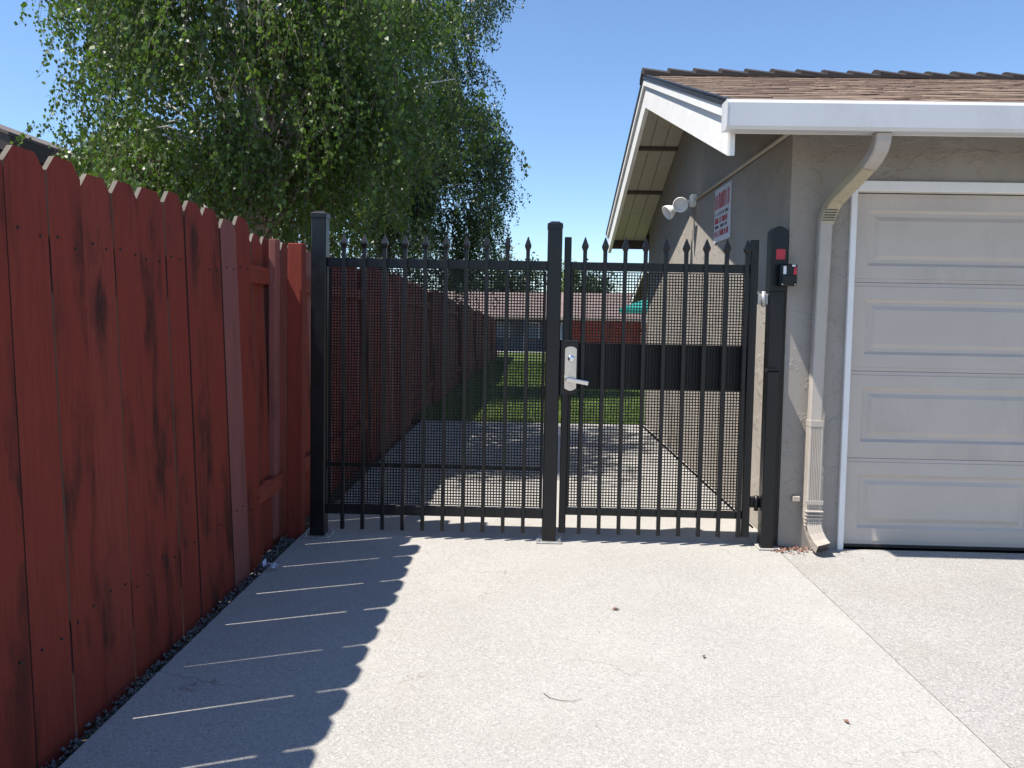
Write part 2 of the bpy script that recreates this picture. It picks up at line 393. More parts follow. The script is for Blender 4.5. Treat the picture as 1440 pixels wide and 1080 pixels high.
# leaf litter collected at the house corner
n = 260
ang = rng.uniform(0, 6.28, n)
P = np.stack([1.53 + np.abs(rng.normal(0, 0.13, n)) * rng.choice([1, 1, -0.25], n), 4.615 - np.abs(rng.normal(0, 0.045, n)), rng.uniform(0.003, 0.012, n)], 1)
sz = rng.uniform(0.005, 0.015, n)
d1 = np.stack([np.cos(ang) * sz, np.sin(ang) * sz, rng.uniform(-.3, .5, n) * sz], 1); d2 = np.stack([-np.sin(ang) * sz * .5, np.cos(ang) * sz * .5, rng.uniform(-.2, .6, n) * sz], 1)
V = np.stack([P - d1, P + d2, P + d1, P - d2], 1).reshape(-1, 3)
tag(from_numpy('leaf_litter', V, np.arange(4 * n).reshape(-1, 4), 'dry_leaf'), 'brown leaf litter gathered at the stucco corner under the downspout', 'litter', kind='stuff')

# ------------------------------------------------------------------ red board fence
LEAN = 0.042
fence = thing('board_fence', 'long red stained dog-eared board fence leaning beside the driveway', 'fence', (-1.46, 3.0, 0))
def board_mesh(w, h, t=0.018, ear=0.045, drop=0.052):
    """dog-eared picket: width along Y, base at z=0, faces +X at x=0; sawn top faces weathered"""
    b = MB()
    pts = [(-w / 2, 0), (w / 2, 0), (w / 2, h - drop), (w / 2 - ear, h), (-w / 2 + ear, h), (-w / 2, h - drop)]
    vs = [(0, y, z) for y, z in pts] + [(-t, y, z) for y, z in pts]; nn = 6
    b.add(vs, [tuple(range(6)), tuple(range(11, 5, -1))], 0)
    for i in range(6):
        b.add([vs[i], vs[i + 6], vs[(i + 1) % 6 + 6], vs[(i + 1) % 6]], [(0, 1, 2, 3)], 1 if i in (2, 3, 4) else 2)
    return b
def board(y0, y1, xface, z0, h, red='red', tilt=0.0, parent=fence, dx=0.0):
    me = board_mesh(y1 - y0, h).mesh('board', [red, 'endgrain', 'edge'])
    return place('board', me, (xface + dx, (y0 + y1) / 2, z0), (tilt, -LEAN, random.uniform(-0.012, 0.012)), parent)
XB = -1.455
seams = [0.66, 0.855, 1.05, 1.245, 1.44, 1.635, 1.83, 2.025, 2.215, 2.407, 2.599, 2.79, 2.978, 3.193, 3.377, 3.569, 3.774, 3.975, 4.185]
wide = {2.407: .0115, 3.193: .0105, 3.569: .0100, 2.025: .0105, 1.635: .0095, 2.79: .0072, 3.975: .0095}
for i, (a, c) in enumerate(zip(seams[:-1], seams[1:])):
    gap = wide.get(a, 0.0028)
    til = random.uniform(-0.0022, 0.0022)
    board(a + gap - .001, c - 0.001, XB, -0.047 + random.uniform(-.008, .008), 1.872 + random.uniform(-.024, .018) + 0.006 * i / 3,
          'faded' if i == 16 else 'red', til, dx=random.uniform(-.004, .004))
nv = MB()
for a, c in zip(seams[:-1], seams[1:]):
    for z in (.34, 1.58):
        for q in (.25, .75):
            yy = a + (c - a) * q + random.uniform(-.01, .01); zz = z + random.uniform(-.025, .025); xx = XB - LEAN * zz + .0045
            nv.lathe([(.0042, -.006), (.0042, .0005), (.003, .0012)], Matrix.Translation((xx, yy, zz)) @ Matrix.Rotation(math.pi / 2, 4, 'Y'), 7)
stuff(nv.build('nails', 'drip', fence))
# bay with rails towards the driveway, up to the gate
for a, c in ((4.19, 4.36), (4.368, 4.53), (4.538, 4.70), (4.708, 4.88), (4.89, 5.06)):
    board(a, c, XB - 0.062, -0.048, 1.868, 'red', random.uniform(-.004, .004))
def fence_rail(y0, y1, z, x, ht=0.095, parent=fence):
    m = MB(); m.cbox(-0.038, 0, -(y1 - y0) / 2, (y1 - y0) / 2, -ht / 2, ht / 2, 0.003)
    zc = (gz(y0) + gz(y1)) / 2
    place('rail', m.mesh('rail', 'red_y'), (x - LEAN * z, (y0 + y1) / 2, z + zc), (math.atan2(gz(y1) - gz(y0), y1 - y0), -LEAN, 0), parent)
def fence_post(y, x, h, parent=fence, w=0.089):
    m = MB(); m.cbox(-w, 0, -w / 2, w / 2, 0, h, 0.004)
    place('post', m.mesh('post', 'red'), (x, y, gz(y) - 0.05), (0, -LEAN, 0), parent)
for y0, y1 in ((0.6, 1.86), (1.86, 4.15)):
    for z in (0.34, 1.58): fence_rail(y0, y1, z, XB - 0.019)
for z in (0.34, 1.58): fence_rail(4.15, 4.66, z, XB - 0.021, 0.10)
for y in (1.82, 4.12): fence_post(y, XB - 0.06, 1.80)
m = MB(); m.cbox(-1.476, -1.386, 4.665, 4.755, -0.05, 1.79, 0.004); m.build('post', 'red', fence)
m = MB(); m.cbox(-1.545, -1.505, 4.53, 4.615, 0.0, 1.80, 0.003); m.build('nailer', 'faded', fence)
# alternating bays beyond the gate, falling with the lawn
y = 5.07; bay = 0
ends = [7.15, 9.6, 12.05, 14.5, 16.95, 19.4, 21.85, 24.3, 26.75, 29.2, 31.65, 34.1, 36.55]
for e in ends:
    front = bay % 2 == 1
    fence_post(e, XB - (0.06 if front else 0.02), 1.83)
    yy = y
    while yy < e - 0.03:
        w = 0.186 + random.uniform(-.012, .008); y1 = min(yy + w, e)
        if y1 - yy > 0.05:
            board(yy, y1 - 0.004, XB - (0.0 if front else 0.062), gz(yy) - 0.045, 1.875 + random.uniform(-.02, .015), 'faded' if random.random() < .12 else 'red', random.uniform(-.004, .004))
        yy += w
    for z in (0.34, 1.55): fence_rail(y, e, z, XB - (0.019 if front else 0.021))
    y = e; bay += 1

# ------------------------------------------------------------------ black metal fence panel and gate
YG = 4.65
def spear(b, x, y, z):
    b.add([(x + dx * r, y + dy * r, z + h) for r, h in ((.0115, 0), (.0195, .022), (.0195, .03), (.002, .082)) for dx, dy in ((-1, -1), (1, -1), (1, 1), (-1, 1))],
          [(3, 2, 1, 0), (12, 13, 14, 15)] + [(i * 4 + k, i * 4 + (k + 1) % 4, i * 4 + 4 + (k + 1) % 4, i * 4 + 4 + k) for i in range(3) for k in range(4)])
def picket(parent, x, z0, z1, y=YG):
    m = MB(); m.cbox(x - .0115, x + .0115, y - .0335, y - .0105, z0, z1, .0015); o = m.build('picket', 'black', parent)
    s = MB(); spear(s, x, y - .022, z1 + .0005); s.build('spear_tip', 'black', o)
def screen(parent, x0, x1, z0, z1, y, pitch=0.0176, w=0.0060):
    m = MB(); nx = int(round((x1 - x0) / pitch)); nz = int(round((z1 - z0) / pitch))
    for i in range(nx + 1):
        x = x0 + (x1 - x0) * i / nx; m.box(x - w / 2, x + w / 2, y, y + .002, z0, z1)
    for k in range(nz + 1):
        z = z0 + (z1 - z0) * k / nz; m.box(x0, x1, y + .0022, y + .0042, z - w / 2, z + w / 2)
    return stuff(m.build('mesh_screen', 'black_mesh', parent))
def rail_bar(parent, x0, x1, z0, z1, y=YG, d=.010, name='rail'):
    m = MB(); m.cbox(x0, x1, y - d, y + d + .006, z0, z1, .002); return m.build(name, 'black', parent)

panel = thing('metal_fence_panel', 'fixed black spear-topped metal fence panel with mesh between two square posts', 'fence panel', (-0.56, YG, 0))
def tube_post(parent, x0, x1, y0, y1, z1, plate=True):
    m = MB(); m.cbox(x0, x1, y0, y1, 0.0, z1, .006); o = m.build('post', 'black', parent)
    c = MB(); c.cbox(x0 - .003, x1 + .003, y0 - .003, y1 + .003, z1 - .028, z1 + .004, .003)
    cx, cy = (x0 + x1) / 2, (y0 + y1) / 2; w = (x1 - x0) / 2 - .004
    c.add([(cx - w, cy - w, z1 + .004), (cx + w, cy - w, z1 + .004), (cx + w, cy + w, z1 + .004), (cx - w, cy + w, z1 + .004),
           (cx - w * .6, cy - w * .6, z1 + .016), (cx + w * .6, cy - w * .6, z1 + .016), (cx + w * .6, cy + w * .6, z1 + .016), (cx - w * .6, cy + w * .6, z1 + .016)],
          [(4, 5, 6, 7), (0, 1, 5, 4), (1, 2, 6, 5), (2, 3, 7, 6), (3, 0, 4, 7)])
    c.build('post_cap', 'black', o)
    if plate:
        p = MB(); p.cbox(x0 - .035, x1 + .035, y0 - .03, y1 + .03, 0.001, 0.010, .002); q = p.build('base_plate', 'galv', o)
        for sx in (x0 - .02, x1 + .02):
            for sy in (y0 - .012, y1 + .012):
                h = MB(); h.lathe([(.009, .010), (.009, .019), (.005, .020), (.005, .030)], Matrix.Translation((sx, sy, 0)), 6); h.build('bolt', 'galv', o)
    return o
tube_post(panel, -1.316, -1.226, YG - .045, YG + .045, 1.965)
tube_post(panel, 0.103, 0.189, YG - .043, YG + .043, 1.925)
rail_bar(panel, -1.226, 0.103, 1.648, 1.705); rail_bar(panel, -1.226, 0.103, 0.138, 0.198)
rail_bar(panel, -1.222, 0.099, 0.425, 0.452, YG + .028, .008)
for i in range(10): picket(panel, -1.121 + i * 0.1230, 0.05, 1.765)
screen(panel, -1.205, 0.085, 0.205, 1.640, YG + .011, w=.0070)
m = MB(); m.cbox(-1.222, -1.205, YG + .004, YG + .018, .2, 1.646, .002); m.build('mesh_frame', 'black', panel)
m = MB(); m.cbox(0.085, 0.100, YG + .004, YG + .018, .2, 1.646, .002); m.build('mesh_frame', 'black', panel)

gate = thing('metal_gate', 'black spear-topped metal gate with mesh, kick plate and lever lock', 'gate', (0.78, YG, 0))
for x0, x1 in ((0.205, 0.246), (1.312, 1.360)):
    m = MB(); m.cbox(x0, x1, YG - .021, YG + .021, .055, 1.850, .003); m.build('stile', 'black', gate)
rail_bar(gate, 0.246, 1.312, 1.652, 1.703); rail_bar(gate, 0.246, 1.312, 0.165, 0.209)
for i in range(9): picket(gate, 0.327 + i * 0.1205, 0.055, 1.768)
screen(gate, 0.262, 1.300, 0.215, 1.645, YG + .011)
m = MB(); m.cbox(0.247, 0.262, YG + .004, YG + .018, .211, 1.65, .002); m.build('mesh_frame', 'black', gate)
m = MB(); m.cbox(0.250, 1.308, YG + .030, YG + .036, 0.955, 1.205, .002); m.build('shield_plate', 'black', gate)
rail_bar(gate, 0.246, 1.312, 1.185, 1.215, YG + .046, .009); rail_bar(gate, 0.246, 1.312, 0.940, 0.968, YG + .046, .009)
# diagonal tension rod behind the mesh
m = MB(); m.tube([(0.70, YG + .040, 0.72), (1.40, YG + .040, 0.10)], .006, 8); m.build('tension_rod', 'black', gate)
# lock: black backing box, nickel escutcheon, lever, key cylinder
m = MB(); m.cbox(0.190, 0.302, YG - .036, YG + .03, 0.90, 1.235, .006); lk = m.build('lock_box', 'black', gate)
prof = []
for k in range(9):
    a = math.pi * k / 8; prof.append((0.2535 - .0345 * math.cos(a) if k not in (0, 8) else (0.219 if k == 0 else 0.288), 1.178 + .018 * math.sin(a)))
prof2 = [(0.288 - 0.069 * k / 8, 0.946 - .014 * math.sin(math.pi * k / 8)) for k in range(9)]
m = MB(); m.prism([(x, z) for x, z in prof + prof2], 1, YG - .062, YG - .0365)
bmx = m.build('lock_plate', 'steel', gate)
m = MB(); m.lathe([(.020, 0), (.020, .010), (.016, .014), (.006, .015)], Matrix.Translation((0.256, YG - .062, 1.125)) @ Matrix.Rotation(math.pi / 2, 4, 'X'), 20); m.build('key_cylinder', 'chrome', bmx, True)
m = MB(); m.tube([(0.238, YG - .062, 1.005), (0.238, YG - .105, 1.005)], .012, 12); m.build('spindle', 'chrome', bmx, True)
m = MB(); m.cbox(-.012, .125, -.009, .009, -.0125, .0125, .004)
lev = m.build('lever', 'chrome'); lev.location = (0.236, YG - .112, 1.003); lev.rotation_euler = (0, 0.17, 0.0); attach(lev, bmx)

gpost = thing('gate_post', 'black square gate post with round-topped housing beside stucco corner', 'gate post', (1.47, YG, 0))
m = MB(); m.cbox(1.428, 1.517, YG - .038, YG + .04, 0.0, 1.55, .005); m.build('post', 'black', gpost)
pts = [(1.422, 1.548), (1.520, 1.548)] + [(1.471 + .049 * math.cos(math.pi * k / 10), 1.885 + .045 * math.sin(math.pi * k / 10)) for k in range(11)]
m = MB(); m.prism(pts, 1, YG - .052, YG + .035); m.build('housing', 'black', gpost)
m = MB(); m.cbox(1.412, 1.488, YG - .088, YG - .0385, 0.0, 1.075, .006); m.build('lower_post', 'black', gpost)
m = MB(); m.cbox(1.410, 1.490, YG - .090, YG - .040, 1.0755, 1.086, .003); m.build('post_cap', 'black', gpost)
m = MB(); m.box(1.452, 1.505, YG - .0535, YG - .0522, 1.735, 1.795); m.build('red_label', 'sticker_red', gpost)
for z in (1.50, 0.27):
    m = MB(); m.cbox(1.361, 1.427, YG - .018, YG + .018, z - .032, z + .032, .004); hg = m.build('hinge', 'galv' if z > 1 else 'black', gpost)
    h = MB(); h.lathe([(.013, -.045), (.013, .045)], Matrix.Translation((1.394, YG - .03, z)), 12); h.build('hinge_pin', 'galv' if z > 1 else 'black', hg, True)
m = MB(); m.cbox(1.40, 1.53, YG - .10, YG + .06, 0.001, .012, .003); m.build('base_plate', 'slab_back', gpost)

kb = thing('key_box', 'small black key box with white and red stickers mounted on post', 'key box', (1.515, YG - .07, 1.57))
m = MB(); m.cbox(1.462, 1.560, YG - .112, YG - .0535, 1.578, 1.705, .006); bx = m.build('case', 'black', kb)
m = MB(); m.cbox(1.470, 1.552, YG - .122, YG - .1125, 1.590, 1.640, .004); m.build('cover', 'black', kb)
m = MB(); m.box(1.478, 1.495, YG - .1135, YG - .1124, 1.645, 1.692); m.build('white_sticker', 'sticker_white', kb)
m = MB(); m.box(1.528, 1.548, YG - .1135, YG - .1124, 1.690, 1.701); m.build('white_sticker', 'sticker_white', kb)
m = MB(); m.prism([(1.536, 1.642), (1.556, 1.642), (1.556, 1.686), (1.541, 1.686)], 1, YG - .1137, YG - .1124); m.build('red_sticker', 'sticker_red', kb)
for x in (1.474, 1.548):
    m = MB(); m.lathe([(.004, 0), (.004, .004)], Matrix.Translation((x, YG - .112, 1.586)) @ Matrix.Rotation(math.pi / 2, 4, 'X'), 8); m.build('screw', 'steel', kb)

# ------------------------------------------------------------------ garage
gar = thing('garage', 'beige stucco garage with brown shingle gable roof and white gutter', 'garage', (1.535, 4.63, 0))
WX, FY, BY, RX0, RX1 = 1.535, 4.63, 10.05, 1.03, 8.6
RY = 7.34
def T(y): return 2.555 + 0.35 * (y - 4.2) if y <= RY else 2.555 + 0.35 * (RY - 4.2) - 0.35 * (y - RY)
EX1 = 8.1
m = MB(); m.prism([(FY + .002, -.1), (BY, -.1), (BY, T(BY) - .09), (RY, T(RY) - .09), (FY + .002, T(FY) - .09)], 0, WX, WX + .14)
m.build('side_wall', 'stucco', gar)
m = MB()
m.box(WX + .001, 1.90, FY, FY + .15, -.1, 2.60); m.box(1.90, 6.82, FY, FY + .15, 2.175, 2.60); m.box(6.82, EX1, FY, FY + .15, -.1, 2.60)
m.build('front_wall', 'stucco', gar)
m = MB(); m.box(WX + .14, EX1, BY - .14, BY - .001, -.1, T(BY) - .06); m.build('back_wall', 'stucco', gar)
m = MB(); m.prism([(FY + .15, -.1), (BY - .14, -.1), (BY - .14, 2.62), (RY, T(RY) - .1), (FY + .15, 2.62)], 0, EX1 - .14, EX1 - .001); m.build('end_wall', 'stucco', gar)
# door trim
m = MB(); m.cbox(1.886, 1.922, FY - .022, FY + .07, -.005, 2.205, .003); m.build('door_trim', 'trim', gar)
m = MB(); m.cbox(1.923, 6.83, FY - .021, FY + .07, 2.147, 2.206, .003); m.build('door_trim', 'trim', gar)
m = MB(); m.cbox(6.795, 6.83, FY - .022, FY + .07, -.005, 2.146, .003); m.build('door_trim', 'trim', gar)
# sectional door
DY = FY + .045; DX0, DX1 = 1.926, 6.79
m = MB(); m.box(DX0, DX1, DY + .012, DY + .05, .03, 2.14); door = m.build('garage_door', 'door', gar)
secs = [(.020, .547), (.551, 1.077), (1.081, 1.610), (1.614, 2.140)]
NP = 4
pw = (DX1 - DX0) / NP
def panel_mesh(w, h):
    """pressed raised panel, centred, faces -Y"""
    b = MB(); rings = [(0, .0005), (.020, .014), (.032, .014), (.062, .003)]
    vs = []
    for ins, dep in rings: vs += [(-w / 2 + ins, dep, -h / 2 + ins), (w / 2 - ins, dep, -h / 2 + ins), (w / 2 - ins, dep, h / 2 - ins), (-w / 2 + ins, dep, h / 2 - ins)]
    fs = [(i * 4 + k, i * 4 + (k + 1) % 4, i * 4 + 4 + (k + 1) % 4, i * 4 + 4 + k) for i in range(3) for k in range(4)] + [(12, 13, 14, 15)]
    b.add(vs, fs); return b.mesh('door_panel', 'door')
ph = .330; pme = panel_mesh(pw - .19, ph)
for z0, z1 in secs:
    zc = (z0 + z1) / 2; m = MB()
    a, c = zc - ph / 2, zc + ph / 2
    m.box(DX0, DX1, DY, DY + .011, z0 + .022, a); m.box(DX0, DX1, DY, DY + .011, c, z1 - .022)
    m.box(DX0, DX1, DY + .0035, DY + .011, z0, z0 + .0215); m.box(DX0, DX1, DY + .0035, DY + .011, z1 - .0215, z1)
    for k in range(NP + 1):
        xa = DX0 if k == 0 else DX0 + k * pw - .095; xb = DX1 if k == NP else DX0 + k * pw + .095
        m.box(xa, xb, DY, DY + .011, a + .0001, c - .0001)
    m.build('door_section', 'door', door)
    for k in range(NP): place('door_panel', pme, (DX0 + (k + .5) * pw, DY, zc), (0, 0, 0), door)
m = MB(); m.box(DX0, DX1, DY + .001, DY + .03, 0.001, .019); m.build('bottom_seal', 'drip', door)
# roof deck
m = MB()
for s in (0, 1):
    y0, y1 = (4.17, RY) if s == 0 else (RY, 10.51)
    m.prism([(y0, T(y0) - .012), (y1, T(y1) - .012), (y1, T(y1) - .06), (y0, T(y0) - .06)], 0, RX0 + .012, RX1)
roof = m.build('roof', 'shingle', gar)
# shingles
ang = math.atan(0.35); EXPO = 0.135
def shingle_mesh(w):
    b = MB(); L = 0.20; t0 = .0065
    b.add([(0, 0, 0), (w, 0, 0), (w, L, 0), (0, L, 0), (0, 0, t0), (w, 0, t0), (w, L, .002), (0, L, .002)],
          [(0, 3, 2, 1), (4, 5, 6, 7), (0, 1, 5, 4), (1, 2, 6, 5), (2, 3, 7, 6), (3, 0, 4, 7)]); return b
var = [shingle_mesh(w) for w in (.11, .14, .17, .20, .23, .27, .31)]
vme = [b.mesh('shingle', 'shingle') for b in var]; widths = [.11, .14, .17, .20, .23, .27, .31]
Ls = (RY - 4.13) / math.cos(ang); nc = int(Ls / EXPO) + 1
rest = MB(); count = 0
R1 = Matrix.Rotation(ang, 4, 'X')
for c in range(nc):
    s = c * EXPO; y = 4.13 + s * math.cos(ang); z = T(y) - .012
    if y > RY - .10: break
    x = RX0 - .012 - random.uniform(0, .0); first = True
    while x < RX1 - .3:
        k = random.randrange(7)
        p = (x, y + random.uniform(-.006, .006), z + random.choice((0, 0, .002, .003)))
        visible = x < 2.75 + 0.72 * (y - 4.15)
        if visible and count < 300:
            place('shingle', vme[k], p, (ang, 0, 0), roof); count += 1
        else:
            mt = Matrix.Translation(p) @ R1; rest.add([(mt @ Vector(v))[:] for v in var[k].v], var[k].f)
        x += widths[k] + .004
yb = 10.55
while yb > RY + .1:
    x = RX0 - .012; z = T(yb) - .012; mt0 = Matrix.Rotation(math.pi, 4, 'Z') @ R1
    while x < RX1 - .3:
        k = random.randrange(7); mt = Matrix.Translation((x + widths[k], yb, z)) @ mt0
        rest.add([(mt @ Vector(v))[:] for v in var[k].v], var[k].f); x += widths[k] + .004
    yb -= EXPO * math.cos(ang)
stuff(rest.build('shingle_field', 'shingle', roof))
# ridge caps, lapped towards the gable
cap = MB(); L, hw, t = .34, .15, .044
pr = [(-hw, -.35 * hw - .002), (-hw * .35, -.05 * hw), (0, .004), (hw * .35, -.05 * hw), (hw, -.35 * hw - .002)]
vs = [(0, y, z + t + .006) for y, z in pr] + [(L, y, z + .006) for y, z in pr] + [(0, y, z - .004) for y, z in pr] + [(L, y, z - .004) for y, z in pr]
cap.add(vs, [(i, i + 1, i + 6, i + 5) for i in range(4)] + [(10 + i, 15 + i, 16 + i, 11 + i) for i in range(4)] + [(i, 10 + i, 11 + i, i + 1) for i in range(4)] + [(5 + i, 6 + i, 16 + i, 15 + i) for i in range(4)] + [(0, 5, 15, 10), (4, 14, 19, 9)])
cme = cap.mesh('ridge_cap', 'ridge'); x = RX0 - .02
while x < RX1 - .3:
    place('ridge_cap', cme, (x, RY + random.uniform(-.006, .006), T(RY) + .004 + random.uniform(-.003, .005)), (random.uniform(-.02, .02), 0, random.uniform(-.02, .02)), roof); x += .238
# rake: dark edge, shingle mould, barge board
def rake(name, mat, d0, d1, x0, x1, ya=4.215, yb=10.465):
    for s in (0, 1):
        y0, y1 = (ya, RY - .001) if s == 0 else (RY + .001, yb)
        m = MB(); m.prism([(y0, T(y0) - d0), (y1, T(y1) - d0), (y1, T(y1) - d1), (y0, T(y0) - d1)], 0, x0, x1)
        m.build(name, mat, gar)
rake('drip_edge', 'drip', -.004, .040, RX0 - .012, RX0 + .011, 4.14, 10.54)
rake('rake_mould', 'trim', .041, .100, RX0 - .003, RX0 + .022, 4.20, 10.48)
rake('barge_board', 'trim', .101, .305, RX0 + .020, RX0 + .058)
# soffit boards and outlookers under the rake
bays = [(4.24, 4.95), (4.99, 5.75), (5.79, 6.53), (6.57, 7.30), (7.38, 7.44), (7.48, 8.24), (8.28, 9.14), (9.18, 10.44)]
sb0, sb1 = RX0 + .060, WX - .001
for a, c in bays:
    for k in range(3):
        x0 = sb0 + (sb1 - sb0) * k / 3 + .003; x1 = sb0 + (sb1 - sb0) * (k + 1) / 3 - .003
        if c - a < .1 and k: continue
        if c - a < .1: x0, x1 = sb0, sb1
        m = MB(); m.prism([(a, T(a) - .125 - (k % 2) * .003), (c, T(c) - .125 - (k % 2) * .003), (c, T(c) - .145), (a, T(a) - .145)], 0, x0, x1); m.build('soffit_board', 'soffit', gar)
for yo in (4.97, 5.77, 6.55, 7.46, 8.26, 9.16):
    m = MB(); m.prism([(yo - .019, T(yo - .019) - .11), (yo + .019, T(yo + .019) - .11), (yo + .019, T(yo + .019) - .175), (yo - .019, T(yo - .019) - .175)], 0, sb0, sb1); m.build('outlooker', 'soffit_dark', gar)
# eave fascia, soffit, gutter (front) and fascia (back)
m = MB(); m.cbox(RX0 + .060, RX1, 4.195, 4.232, 2.376, 2.515, .003); m.build('fascia', 'trim', gar)
m = MB(); m.cbox(RX0 + .060, RX1, 10.43, 10.465, 2.31, 2.50, .003); m.build('fascia', 'brown_fascia', gar)
m = MB(); m.prism([(4.234, T(4.234) - .07), (FY - .001, T(FY) - .07), (FY - .001, T(FY) - .095), (4.234, T(4.234) - .095)], 0, WX, RX1 - .02); m.build('eave_soffit', 'soffit_dark', gar)
GX0 = 1.008
outer = [(4.194, 2.518), (4.194, 2.372), (4.098, 2.368), (4.083, 2.384), (4.074, 2.500), (4.082, 2.518), (4.096, 2.518), (4.096, 2.508), (4.088, 2.500), (4.094, 2.386), (4.102, 2.378), (4.186, 2.380), (4.186, 2.518)]
m = MB(); m.prism(outer, 0, GX0 + .004, RX1); gut = m.build('gutter', 'gutter', gar)
m = MB(); m.prism([(4.196, 2.520), (4.196, 2.370), (4.097, 2.366), (4.081, 2.383), (4.072, 2.500), (4.081, 2.520)], 0, GX0, GX0 + .004); m.build('gutter_end_cap', 'gutter', gut)
# downspout
def rect_tube(pts, w, d, name, mat, parent, ribs=0, bev=.006):
    """rectangular duct swept along pts (in XZ mostly), chamfered section, width along local X, depth Y"""
    m = MB(); vs = []; pts = [Vector(p) for p in pts]
    sec = [(-w / 2 + bev, -d / 2), (w / 2 - bev, -d / 2), (w / 2, -d / 2 + bev), (w / 2, d / 2 - bev), (w / 2 - bev, d / 2), (-w / 2 + bev, d / 2), (-w / 2, d / 2 - bev), (-w / 2, -d / 2 + bev)]
    if ribs:
        fr = []
        for k in range(ribs):
            u0 = -w / 2 + bev + .006 + (w - 2 * bev - .012) * (k + .18) / ribs; u1 = -w / 2 + bev + .006 + (w - 2 * bev - .012) * (k + .82) / ribs
            fr += [(u0, -d / 2), ((u0 + u1) / 2 - .001, -d / 2 + .004), ((u0 + u1) / 2 + .001, -d / 2 + .004), (u1, -d / 2)]
        sec = [sec[0]] + fr + sec[1:]
    ns = len(sec)
    for i, p in enumerate(pts):
        dr = (pts[min(i + 1, len(pts) - 1)] - pts[max(i - 1, 0)]).normalized()
        # keep section axes: a = across (in the XZ plane), bq = outward
        a = Vector((0, 1, 0)).cross(dr) if abs(dr.y) < .8 else Vector((1, 0, 0))
        a = Vector((1, 0, 0)) - dr * dr.x; a.normalize(); q = a.cross(dr).normalized()
        if q.y < 0: q = -q
        vs += [(p + a * u + q * v)[:] for u, v in sec]
    fs = [(i * ns + k, i * ns + (k + 1) % ns, (i + 1) * ns + (k + 1) % ns, (i + 1) * ns + k) for i in range(len(pts) - 1) for k in range(ns)]
    fs += [tuple(range(ns - 1, -1, -1))] if name != 'outlet_elbow' else [tuple(range(ns - 1, -1, -1))]
    if name != 'outlet_elbow': fs += [tuple(range((len(pts) - 1) * ns, len(pts) * ns))]
    m.add(vs, fs); return m.build(name, mat, parent)
DW, DD = .076, .058
up = [(1.842, 4.150, 2.369), (1.842, 4.155, 2.33), (1.840, 4.170, 2.295), (1.832, 4.205, 2.255), (1.820, 4.25, 2.22)]
mid = [(1.820, 4.25, 2.2195), (1.800, 4.34, 2.17), (1.775, 4.43, 2.12), (1.752, 4.495, 2.075), (1.738, 4.535, 2.035), (1.728, 4.555, 1.99), (1.720, 4.562, 1.95)]
dso = rect_tube([(1.719, 4.565, 1.962), (1.713, 4.565, 1.6), (1.706, 4.565, 1.1), (1.702, 4.565, .74)], DW - .004, DD - .006, 'downspout', 'spout', gar, 0)
rect_tube(up, DW + .006, DD + .004, 'upper_elbow', 'spout', dso)
rect_tube(mid, DW + .004, DD, 'offset_elbow', 'spout_old', dso)
for k in range(7):   # crimps of the lower bend
    q = k / 6; p = Vector((1.739 - .017 * q, 4.532 + .03 * q, 2.045 - .085 * q))
    m = MB(); m.cbox(p.x - .036, p.x + .034, p.y - .036, p.y - .030, p.z - .002, p.z + .0025, .001); m.build('crimp', 'drip', dso)
low = [(1.702, 4.553, .790), (1.702, 4.553, .755), (1.702, 4.553, .70), (1.702, 4.553, .26)]
rect_tube([low[0], low[1]], DW + .010, DD + .011, 'joint_collar', 'spout', dso)
rect_tube(low[1:], DW + .007, DD + .008, 'ribbed_pipe', 'spout', dso, 6)
elb = [(1.702, 4.551, .262), (1.702, 4.548, .21), (1.706, 4.540, .165), (1.715, 4.520, .115), (1.728, 4.490, .075), (1.742, 4.455, .052)]
rect_tube(elb, DW + .011, DD + .010, 'outlet_elbow', 'spout', dso, 5)
for k in range(5):
    z = .255 - k * .021; m = MB(); m.cbox(1.702 - .052, 1.702 + .052, 4.51 + .003 * k - .012, 4.512 + .02, z - .004, z + .003, .002); m.build('crimp', 'spout', dso)
ev = (Vector(elb[-1]) - Vector(elb[-2])).normalized()
rect_tube([Vector(elb[-1]) - ev * .006, Vector(elb[-1]) + ev * .0008], DW + .001, DD, 'outlet_shade_cap', 'drip', dso)  # dark cap over the pipe end, standing in for its shaded inside
m = MB(); m.cbox(1.649, 1.755, 4.512, 4.519, .293, .317, .001); m.build('strap', 'spout', dso)
m = MB(); m.cbox(1.606, 1.650, 4.60, 4.628, .290, .320, .002); m.build('strap_anchor', 'spout', dso)

# conduit, floodlight, sign on the gable wall
m = MB(); m.tube([(WX - .016, 4.66, 2.485), (WX - .016, 7.22, 2.485)], .0125, 10); con = m.build('conduit', 'conduit', None, True)
tag(con, 'thin painted electrical conduit running along the gable wall to the floodlight', 'conduit')
fl = thing('floodlight', 'white twin-headed floodlight on the shaded gable wall', 'floodlight', (WX, 7.3, 2.485))
m = MB(); m.cbox(WX - .05, WX - .001, 7.23, 7.34, 2.43, 2.54, .006); m.build('junction_box', 'white', fl)
def head(p, d):
    q = Vector(d).to_track_quat('Z', 'Y').to_matrix().to_4x4()
    m = MB(); mt = Matrix.Translation(p) @ q
    m.lathe([(.026, -.085), (.034, -.075), (.036, -.03), (.055, 0.0), (.068, .035), (.070, .05), (.062, .052), (.058, .040), (.02, .036)], mt, 24); h = m.build('lamp_head', 'white', fl, True)
    a = MB(); a.tube([(WX - .05, 7.285, 2.485), Vector(p) - Vector(d).normalized() * .08], .011, 10); a.build('arm', 'white', h, True)
head((1.385, 7.20, 2.440), (-.30, -.85, -.30)); head((1.315, 7.33, 2.395), (-.75, -.25, -.45))

